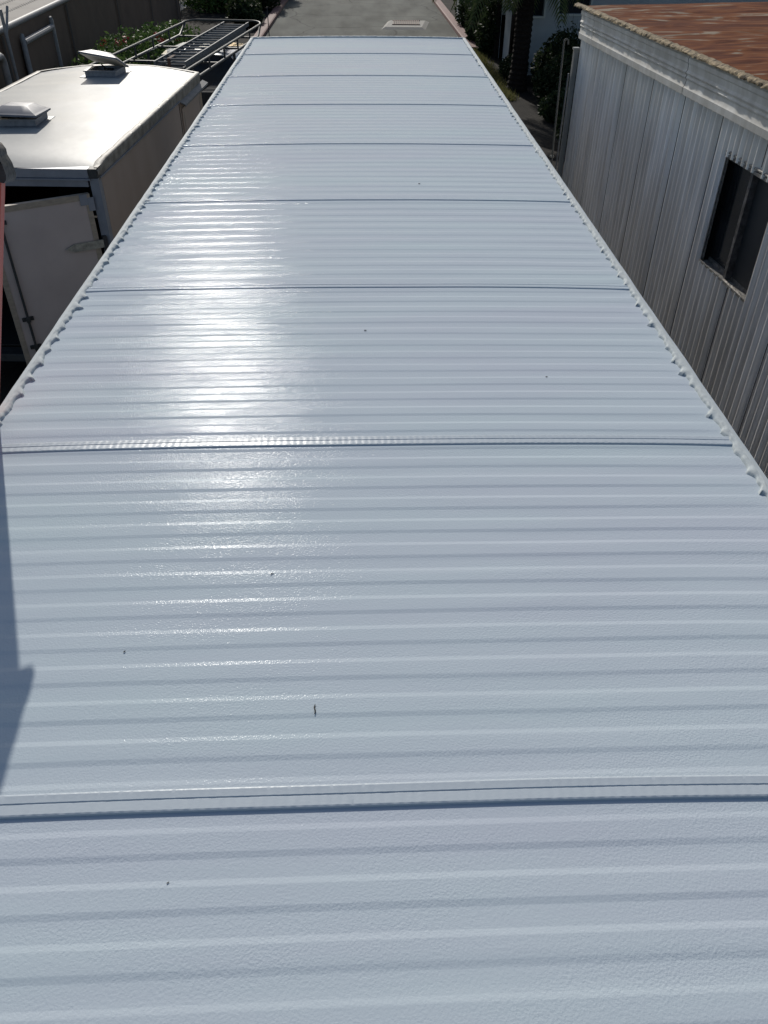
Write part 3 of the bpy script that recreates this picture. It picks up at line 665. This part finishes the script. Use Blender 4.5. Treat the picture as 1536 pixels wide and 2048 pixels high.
# ladder stack on the rack (ladders lie on it: things of their own)
lz = RZ0+.013
def on_truck(x, y, z): 
    c_, s_ = cos(PA), sin(PA); return (-3.60+x*c_-y*s_, 14.6+x*s_+y*c_, z)
l1 = make_ladder('extension_ladder', 'lower aluminium ladder of the two stacked on the truck rack', .50, 4.75, 15, on_truck(.27, .85, lz), R(-6.4))
l2 = make_ladder('extension_ladder', 'upper aluminium ladder of the two stacked on the truck rack', .56, 4.9, 16, on_truck(.27, .88, lz+.080), R(-6.4))
g = MB(); 
q = on_truck(.27, .95, 0)
st = MB().box((-.028, -.10, -.005), (.028, -.094, .20)); st.box((-.028, -.10, .201), (.028, .25, .206)); st.box((-.028, -.0935, -.007), (.028, .25, -.001))
o = st.build('tie_strap', mat('brown_webbing', (.10, .06, .045), .9), loc=(q[0], q[1], lz), rz=R(-5.6)); tag(o, 'dark brown webbing strap round the near end of the stacked ladders', 'strap')

# ------------------------------------------------------------ red ladder leaning on the left roof edge
RL = thing('red_ladder', 'red fibreglass ladder with black end cap leaning on the left roof edge', 'ladder', (-1.98, 2.2, 0))
# local: top at about (x=.93, z=3.85)
top = Vector((-1.036+1.98, .250, 3.832)); dr_ = Vector((-.138, -.107, -.557)); dr_.normalize()
side = Vector((1, 0, 0)); side = (side-dr_*side.dot(dr_)).normalized(); nrm = dr_.cross(side).normalized()
def railM(o): 
    return Matrix(((side.x, nrm.x, -dr_.x, o.x), (side.y, nrm.y, -dr_.y, o.y), (side.z, nrm.z, -dr_.z, o.z), (0, 0, 0, 1)))
Lr = 3.81/abs(dr_.z)-.02
across = Vector((0, -.38, 0)); across = across-dr_*across.dot(dr_)
for k in (0, 1):
    o_ = top+across*k; Mr = railM(o_)
    g = MB(); g.box((-.085, -.014, -Lr), (.0, -.007, 0), Mr); g.box((-.0075, -.0065, -Lr), (.0, .016, 0), Mr); g.box((-.085, -.0065, -Lr), (-.0775, .016, 0), Mr); g.build('rail', M_redfg, RL)
    g = MB(); g.prism([(-.10, -.01), (.018, -.01), (.024, .0), (.024, .012), (.012, .04), (-.012, .072), (-.045, .088), (-.10, .085)], 'y', -.030, .045); g.v = [tuple(Mr @ Vector(v)) for v in g.v]; g.build('end_cap', M_black, RL, smooth=40)
    g = MB(); g.box((-.10, -.03, -Lr-.015), (.014, .03, -Lr+.06), Mr, ch=.01); g.build('foot', M_black, RL)
a = railM(top) @ Vector((-.038, -.03, .055)); b = railM(top+across) @ Vector((-.038, .05, .075))
MB().tube([a, b], .036, 12).build('top_bar', M_black, RL, smooth=True)
for k in range(11):
    z = -.30-k*.305
    if -z > Lr-.1: break
    Mr = railM(top); a = Mr @ Vector((-.043, 0, z)); b = railM(top+across) @ Vector((-.043, 0, z))
    MB().tube([a, b], .016, 8).build('rung', M_alu, RL, smooth=True)

# ------------------------------------------------------------ fence, gate, vegetation on the left
FA = (-6.10, 10.0); FB = (-7.25, 38.3)
FL = math.dist(FA, FB); fang = math.atan2(FB[1]-FA[1], FB[0]-FA[0])-pi/2
FN = thing('privacy_fence', 'tall chain link fence covered in brown privacy mesh with pipe top rail', 'fence', (FA[0], FA[1], 0), fang)
fposts = [1.4, 6.5, 11.1, 16.4, 21.6, 27.2, FL-.1]
g = MB()
def fn(i, j):
    y = FL*i/400; z = .05+2.33*j/10
    d = min(abs(y-p) for p in fposts); return (.018*min(1, d/.5)*(1+nz(y*1.5, z))*1.2, y, z)
g.grid(401, 11, fn); g.build('privacy_mesh', M_fence, FN, smooth='all')
for y in fposts:
    MB().tube([(-.06, y, 0), (-.06, y, 2.5)], .045, 10).build('post', M_galv, FN, smooth=True)
    g = MB(); g.box((.045, y-.05, .05), (.052, y+.05, 2.33)); g.build('mesh_lap', mat('dark_mesh_lap', (.03, .027, .025), .9) if y == fposts[0] else bpy.data.materials['dark_mesh_lap'], FN)
    g = MB().tube([(-.06, y, 2.45), (-.35, y, 2.80)], .022, 8); g.build('barb_arm', M_galv, FN)
MB().tube([(0, 0, 2.40), (0, FL, 2.40)], .055, 12).build('top_rail', M_galv, FN, smooth=True)
g = MB()
for k in range(3):
    zx = (k+1)/3
    g.tube([(-.06-.29*zx, 0, 2.47+.33*zx-.02), (-.06-.29*zx, FL, 2.47+.33*zx-.02)], .004, 5)
    for q_ in range(0, int(FL/.14)):
        y = q_*.14; x = -.06-.29*zx; z = 2.45+.33*zx
        g.tube([(x-.02, y, z-.015), (x+.02, y+.01, z+.02)], .0035, 4, False); g.tube([(x+.02, y, z-.015), (x-.02, y+.01, z+.02)], .0035, 4, False)
g.build('barbed_wire', M_wire, FN)
# shorter gate leaf in front
GT = thing('gate_leaf', 'short gate leaf of grey pipe with brown mesh standing before the fence', 'gate', (-6.30, 17.4, 0), fang)
g = MB(); g.tube([(0, 0, 0), (0, 0, 2.18), (0, .02, 2.24)], [.05, .05, .03], 10); g.build('post', M_galv, GT, smooth=True)
g = MB(); g.tube([(0, 2.1, 0), (0, 2.1, 2.22), (0, 2.08, 2.28)], [.05, .05, .03], 10); g.build('post', M_galv, GT, smooth=True)
MB().tube([(0, .05, 2.10), (0, 2.05, 2.10)], .058, 10).build('top_rail', M_galv, GT, smooth=True)
g = MB(); g.box((-.012, .06, .1), (-.006, 2.04, 2.04)); g.build('mesh_panel', M_fence, GT)
GP = thing('gate_post', 'bent grey pipe post with rounded elbow at the left picture edge', 'post', (-6.12, 15.75, 0), fang)
g = MB(); g.tube([(0, 0, 0), (0, 0, 1.98)]+[(0, -.14+.14*cos(a), 2.0+.14*sin(a)) for a in [pi/2*k/6 for k in range(7)]]+[(0, -1.2, 2.14)], .062, 12); g.build('bent_pipe', M_galv, GP, smooth=True)
g = MB(); g.tube([(-.02, .55, 0), (-.02, .55, 2.75)], .03, 8); g.tube([(-.02, .55, 2.35), (-.02, .95, 2.75)], .022, 8); g.build('brace_post', M_galv, GP, smooth=True)

def leaves(mb, cx, cy, cz, rx, ry, rz_, n, sz, droop=0, shell=.45):
    for _ in range(n):
        while True:
            a = Vector((random.uniform(-1, 1), random.uniform(-1, 1), random.uniform(-1, 1)))
            if a.length <= 1 and a.length > shell: break
        k = 1+.22*nz(a.x*3+cx, a.y*3+cy, a.z*3)
        p = Vector((cx+a.x*rx*k, cy+a.y*ry*k, cz+a.z*rz_*k))
        if p.z < .02: continue
        d = Vector((random.gauss(0, 1), random.gauss(0, 1), random.gauss(.2, .7))).normalized(); e = d.orthogonal().normalized()
        e = Matrix.Rotation(random.uniform(0, 6.28), 3, d) @ e
        s = sz*random.uniform(.6, 1.3); b = len(mb.v)
        mb.v += [tuple(p-d*s), tuple(p+e*s*.42), tuple(p+d*s), tuple(p-e*s*.42)]; mb.f.append((b, b+1, b+2, b+3))
def bush(name, label, cat, x, y, blobs, m, sz, group=None, flowers=0, stems=True):
    t = thing(name, label, cat, (x, y, 0), 0, group)
    g = MB()
    for (bx, by, bz, rx, ry, rz_, n) in blobs: leaves(g, bx, by, bz, rx, ry, rz_, n, sz)
    g.build('foliage', m, t)
    if stems:
        g = MB()
        for (bx, by, bz, rx, ry, rz_, n) in blobs:
            for q in range(3):
                g.tube([(bx+random.uniform(-.1, .1), by+random.uniform(-.1, .1), 0), (bx+random.uniform(-.2, .2), by+random.uniform(-.2, .2), bz*.6), (bx+random.uniform(-.5, .5)*rx, by+random.uniform(-.5, .5)*ry, bz+.3*rz_)], [.03, .02, .008], 5)
        g.build('stems', M_bark, t)
    if flowers:
        g = MB()
        for _ in range(flowers):
            bx, by, bz, rx, ry, rz_, n = random.choice(blobs)
            th = random.uniform(-2.6, -.3); p = (bx+rx*cos(th)*random.uniform(.3, .9), by+ry*sin(th)*.8, bz+rz_*random.uniform(.3, .95))
            leaves(g, p[0], p[1], p[2], .09, .09, .07, 16, .04, shell=0)
        g.build('blossoms', M_flower, t)
    return t
bush('flowering_hedge', 'green hedge with red blossoms between the brown fence and the truck', 'hedge', -5.55, 20.5,
     [(-.5, -2.2, .7, .8, 1.2, .75, 3600), (.0, -.6, .75, .9, 1.3, .85, 4200), (.1, 1.2, .85, .9, 1.4, .95, 4500), (.35, 3.0, .8, .85, 1.4, .9, 4200), (.55, 4.6, .7, .8, 1.3, .85, 3600)], M_leaf, .060, flowers=24)
bush('hibiscus_shrub', 'small shrub with deep red blooms behind the trailer roof vent', 'shrub', -5.35, 17.4, [(0, 0, .85, .40, .45, .62, 900)], M_leafd, .055, flowers=0)
g = MB(); leaves(g, 0, 0, 0, .13, .12, .15, 160, .055, shell=.2)
o = g.build('red_bloom', M_flower, loc=(-5.45, 17.0, 1.52)); tag(o, 'deep red bloom cluster beside the farther roof vent', 'flower')
bush('green_bush', 'leafy green bush at the left edge behind the bent pipe post', 'bush', -5.75, 14.4, [(-.35, 0, .9, .45, .8, .75, 2600), (0, 1.4, .8, .35, .7, .7, 2000)], M_leaf, .06, stems=True)
bush('green_bush', 'leafy green bush seen between the bent post and the gate leaf', 'bush', -5.85, 17.2, [(0, 0, .75, .35, .7, .75, 2200)], M_leaf, .06)
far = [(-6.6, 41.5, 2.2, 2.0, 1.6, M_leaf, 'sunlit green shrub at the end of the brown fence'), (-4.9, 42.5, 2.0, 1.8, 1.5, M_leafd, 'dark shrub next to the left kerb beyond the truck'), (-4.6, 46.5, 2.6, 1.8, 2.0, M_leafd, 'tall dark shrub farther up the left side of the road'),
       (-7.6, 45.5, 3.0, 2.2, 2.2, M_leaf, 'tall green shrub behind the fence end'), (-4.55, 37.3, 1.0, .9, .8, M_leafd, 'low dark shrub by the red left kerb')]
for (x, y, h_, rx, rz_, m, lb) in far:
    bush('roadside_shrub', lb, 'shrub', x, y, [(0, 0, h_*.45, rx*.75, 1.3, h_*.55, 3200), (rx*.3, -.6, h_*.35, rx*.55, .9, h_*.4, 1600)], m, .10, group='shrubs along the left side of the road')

# ------------------------------------------------------------ right side: stucco house, palm, shrubs
ST = thing('stucco_house', 'white stucco house in shade with arched openings behind the palm trunk', 'house', (4.65, 26.6, 0), R(3))
WX, WL = 9.0, 12.0
g = MB(); # front wall facing the camera, with window holes built as recessed boxes
def wallxz(mb, x0, x1, z0, z1, holes, y0=0, th=.2):
    xs = sorted({x0, x1, *[h[0] for h in holes], *[h[1] for h in holes]}); zs = sorted({z0, z1, *[h[2] for h in holes], *[h[3] for h in holes]})
    for a, b in zip(xs[:-1], xs[1:]):
        for c, d in zip(zs[:-1], zs[1:]):
            if any(h[0] <= a and b <= h[1] and h[2] <= c and d <= h[3] for h in holes): continue
            mb.add([(a, y0, c), (b, y0, c), (b, y0, d), (a, y0, d)], [(0, 1, 2, 3)])
    for h in holes:
        a, b, c, d = h; mb.add([(a, y0, c), (b, y0, c), (b, y0, d), (a, y0, d), (a, y0+th, c), (b, y0+th, c), (b, y0+th, d), (a, y0+th, d)], [(0, 1, 5, 4), (1, 2, 6, 5), (2, 3, 7, 6), (3, 0, 4, 7)])
holes = [(-.02+.22, .62, 1.50, 2.7), (1.05, 1.95, 1.55, 2.75)]
wallxz(g, 0, WX, 0, 3.6, holes)
g.box((WX-.0, 0, 0), (WX+.01, WL, 3.6)); g.box((0, WL, 0), (WX, WL+.01, 3.6))
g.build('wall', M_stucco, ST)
for h in holes:
    a, b, c, d = h
    g = MB(); g.box((a-.05, -.03, c-.05), (b+.05, -.002, c)); g.box((a-.05, -.03, d), (b+.05, -.002, d+.05)); g.box((a-.05, -.03, c+.001), (a, -.002, d-.001)); g.box((b, -.03, c+.001), (b+.05, -.002, d-.001)); wq = g.build('window', M_stfr, ST)
    g = MB(); g.box((a, .14, c), (b, .16, d)); g.build('pane', M_cabgl, wq)
# left facade with arches
arches = [(1.0, .75, 2.3), (2.5, .55, 1.5), (4.6, .9, 2.4)]
g = MB(); ny_ = 240; 
for i in range(ny_):
    y0_, y1_ = WL*i/ny_, WL*(i+1)/ny_; ym = (y0_+y1_)/2; top_ = None
    for (cy, wd, ah) in arches:
        if abs(ym-cy) < wd/2: top_ = ah-wd/2+sqrt(max(0, (wd/2)**2-(ym-cy)**2))
    z0_ = top_ if top_ else 0
    g.box((-.004, y0_, z0_), (.16, y1_, 3.6)) if top_ else g.add([(-.004, y0_, 0), (-.004, y1_, 0), (-.004, y1_, 3.6), (-.004, y0_, 3.6)], [(0, 1, 2, 3)])
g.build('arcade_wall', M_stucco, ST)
g = MB(); g.box((.6, .3, 0), (.62, WL, 3.5)); g.build('porch_back', mat('dark_brown_porch', (.045, .028, .02), .9), ST)
g = MB(); g.box((-.35, -.35, 3.601), (WX+.3, WL+.3, 3.75)); g.prism([(-.35, 3.751), (WX+.3, 3.751), (WX/2, 5.0)], 'y', -.35, WL+.3); g.build('roof', mat('brown_roof_shingle', (.12, .08, .06), .9, c2=(.08, .055, .045), nscale=6), ST)
# palm
PL = thing('palm_tree', 'palm with thick dark trunk standing before the stucco house', 'palm tree', (4.30, 24.4, 0))
g = MB(); pts = []; rs = []
for k in range(60):
    z = k*.062; pts.append((.04*sin(z), .02*z, z)); rs.append(.215+.025*(k % 2)+.06*max(0, 1-z/.5)+.012*nz(k*.7, 3))
g.tube(pts, rs, 14); g.build('trunk', M_bark, PL)
def frond(mb, base, az, L_, up, drop, n=30):
    d = Vector((cos(az), sin(az), 0)); prev = None; pts = []
    for k in range(13):
        t_ = k/12; p = Vector(base)+d*L_*t_*(1-.18*t_)+Vector((0, 0, up*t_-drop*t_*t_)); pts.append(p)
    mb.tube(pts, [.022*(1-.85*k/12)+.003 for k in range(13)], 5)
    for k in range(n*2):
        t_ = .15+.85*(k//2)/n; i = min(11, int(t_*12)); p = pts[i].lerp(pts[i+1], t_*12-i) if i < 12 else pts[12]
        tan = (pts[i+1]-pts[i]).normalized(); sd_ = tan.cross(Vector((0, 0, 1))).normalized()*(1 if k % 2 else -1)
        ll = .55*sin(pi*min(1, .15+t_*.85))**.6*random.uniform(.8, 1.1)+.1
        tip = p+sd_*ll*.75+tan*ll*.5+Vector((0, 0, -ll*.45)); q1 = p+tan*.025; mid = p.lerp(tip, .5)+tan*.03+Vector((0, 0, .05))
        b = len(mb.v); mb.v += [tuple(p), tuple(q1), tuple(mid), tuple(tip), tuple(mid-tan*.05)]; mb.f.append((b, b+1, b+2, b+3)); mb.f.append((b, b+3, b+4))
base = (0.03, .07, 3.66)
for k in range(26):
    g = MB(); az = k*2.399+.3; lv = k/26; frond(g, base, az, random.uniform(1.8, 2.4), 1.2-1.5*lv, 1.0+.9*lv); g.build('frond', M_palm, PL)
P2 = thing('palm_tree', 'small palm whose drooping fronds hang over the road beyond the right kerb', 'palm tree', (4.5, 29.6, 0))
MB().tube([(0, 0, 0), (.0, 0, 2.7)], [.16, .12], 10).build('trunk', M_bark, P2)
for k in range(16):
    g = MB(); frond(g, (0, 0, 2.7), k*2.399+2.9, random.uniform(2.1, 2.8), .6, 1.7); g.build('frond', M_palm, P2)
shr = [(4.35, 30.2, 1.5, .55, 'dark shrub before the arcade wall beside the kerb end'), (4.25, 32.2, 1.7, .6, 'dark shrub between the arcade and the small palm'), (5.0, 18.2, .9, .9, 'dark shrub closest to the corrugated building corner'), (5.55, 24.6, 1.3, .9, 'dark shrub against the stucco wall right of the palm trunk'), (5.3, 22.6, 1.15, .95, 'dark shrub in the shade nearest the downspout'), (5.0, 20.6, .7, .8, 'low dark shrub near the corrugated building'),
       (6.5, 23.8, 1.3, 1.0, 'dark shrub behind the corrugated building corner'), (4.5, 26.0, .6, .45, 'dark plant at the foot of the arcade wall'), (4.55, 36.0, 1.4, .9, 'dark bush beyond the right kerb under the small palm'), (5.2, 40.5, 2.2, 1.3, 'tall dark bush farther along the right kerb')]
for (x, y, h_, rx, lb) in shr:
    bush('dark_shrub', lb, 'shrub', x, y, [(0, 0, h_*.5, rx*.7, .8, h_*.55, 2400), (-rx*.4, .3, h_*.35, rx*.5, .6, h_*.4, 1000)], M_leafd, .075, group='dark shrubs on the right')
# spiky stems rising in front of the stucco wall
t = thing('wispy_plant', 'wispy tall plant rising against the stucco wall', 'plant', (5.75, 24.0, 0)); g = MB()
for k in range(46):
    a = random.uniform(0, 6.28); r_ = random.uniform(.1, .6); h_ = random.uniform(1.2, 1.9)
    g.tube([(r_*.3*cos(a), r_*.3*sin(a), 0), (r_*.7*cos(a), r_*.7*sin(a), h_*.6), (r_*1.2*cos(a), r_*1.2*sin(a), h_)], [.008, .006, .002], 4)
    leaves(g, r_*cos(a), r_*sin(a), h_*.8, .08, .08, .25, 14, .045, shell=0)
g.build('stems', M_leafd, t)
# grass strip and rocks in the passage
g = MB()
for _ in range(6000):
    y = random.uniform(23, 31.5); x = 3.78+(y-25)*.0+random.gauss(0, .16)+.15*nz(y, 1); h_ = random.uniform(.04, .16); a = random.uniform(0, 6.28)
    dx, dy = cos(a)*.012, sin(a)*.012; lx, ly = random.gauss(0, .04), random.gauss(0, .04); b = len(g.v)
    g.v += [(x-dx, y-dy, .0), (x+dx, y+dy, .0), (x+lx, y+ly, h_)]; g.f.append((b, b+1, b+2))
o = g.build('grass', M_grass); tag(o, 'dry yellow green grass strip in the passage beyond the long roof', 'grass'); o['kind'] = 'stuff'
def rock(x, y, s, label):
    bm = bmesh.new(); bmesh.ops.create_icosphere(bm, subdivisions=2, radius=s)
    for v in bm.verts: v.co *= 1+.35*nz(v.co.x/s+x, v.co.y/s+y, v.co.z/s); v.co.z *= .6
    g = MB(); bm.verts.index_update(); g.add([v.co.copy() for v in bm.verts], [tuple(v.index for v in q.verts) for q in bm.faces]); bm.free()
    tag(g.build('rock', M_conc, loc=(x, y, s*.45)), label, 'rock')
rock(3.35, 18.4, .10, 'pale rock lying in the dark passage beside the long roof')
rock(3.15, 20.6, .06, 'small pale stone at the end of the grass strip')
for lb, cat, nm, pts, r_ in (
    ('tiny dark leaf speck right of the sun glare on the white roof', 'leaf', 'leaf_speck', [(.004, 2.925), (.009, 2.926), (.014, 2.925)], .0022),
    ('tiny dark speck on the white roof left of the twig', 'leaf', 'leaf_speck', [(-.561, 1.262), (-.559, 1.264), (-.557, 1.266)], .0018),
    ('tiny bent dark fibre above the twig on the white roof', 'leaf', 'leaf_speck', [(-.245, 1.515), (-.241, 1.520), (-.236, 1.520)], .0014),
    ('tiny dark speck near the right edge of the white roof', 'leaf', 'leaf_speck', [(.655, 2.548), (.659, 2.549), (.663, 2.549)], .0018),
    ('tiny dark crumb on the bottom left of the white roof', 'leaf', 'leaf_speck', [(-.36, .715), (-.358, .716), (-.356, .718)], .0013),
    ('tiny dark crumb on the far part of the white roof', 'leaf', 'leaf_speck', [(.335, 4.88), (.341, 4.88), (.347, 4.881)], .003)):
    speck(nm, lb, cat, pts, r_)
# thin stake by the road
t = MB().tube([(0, 0, 0), (.0, 0, 1.25)], .015, 6).build('thin_stake', M_steel, loc=(-3.02, 31.0, 0)); tag(t, 'thin dark stake upright at the left side of the road', 'stake')
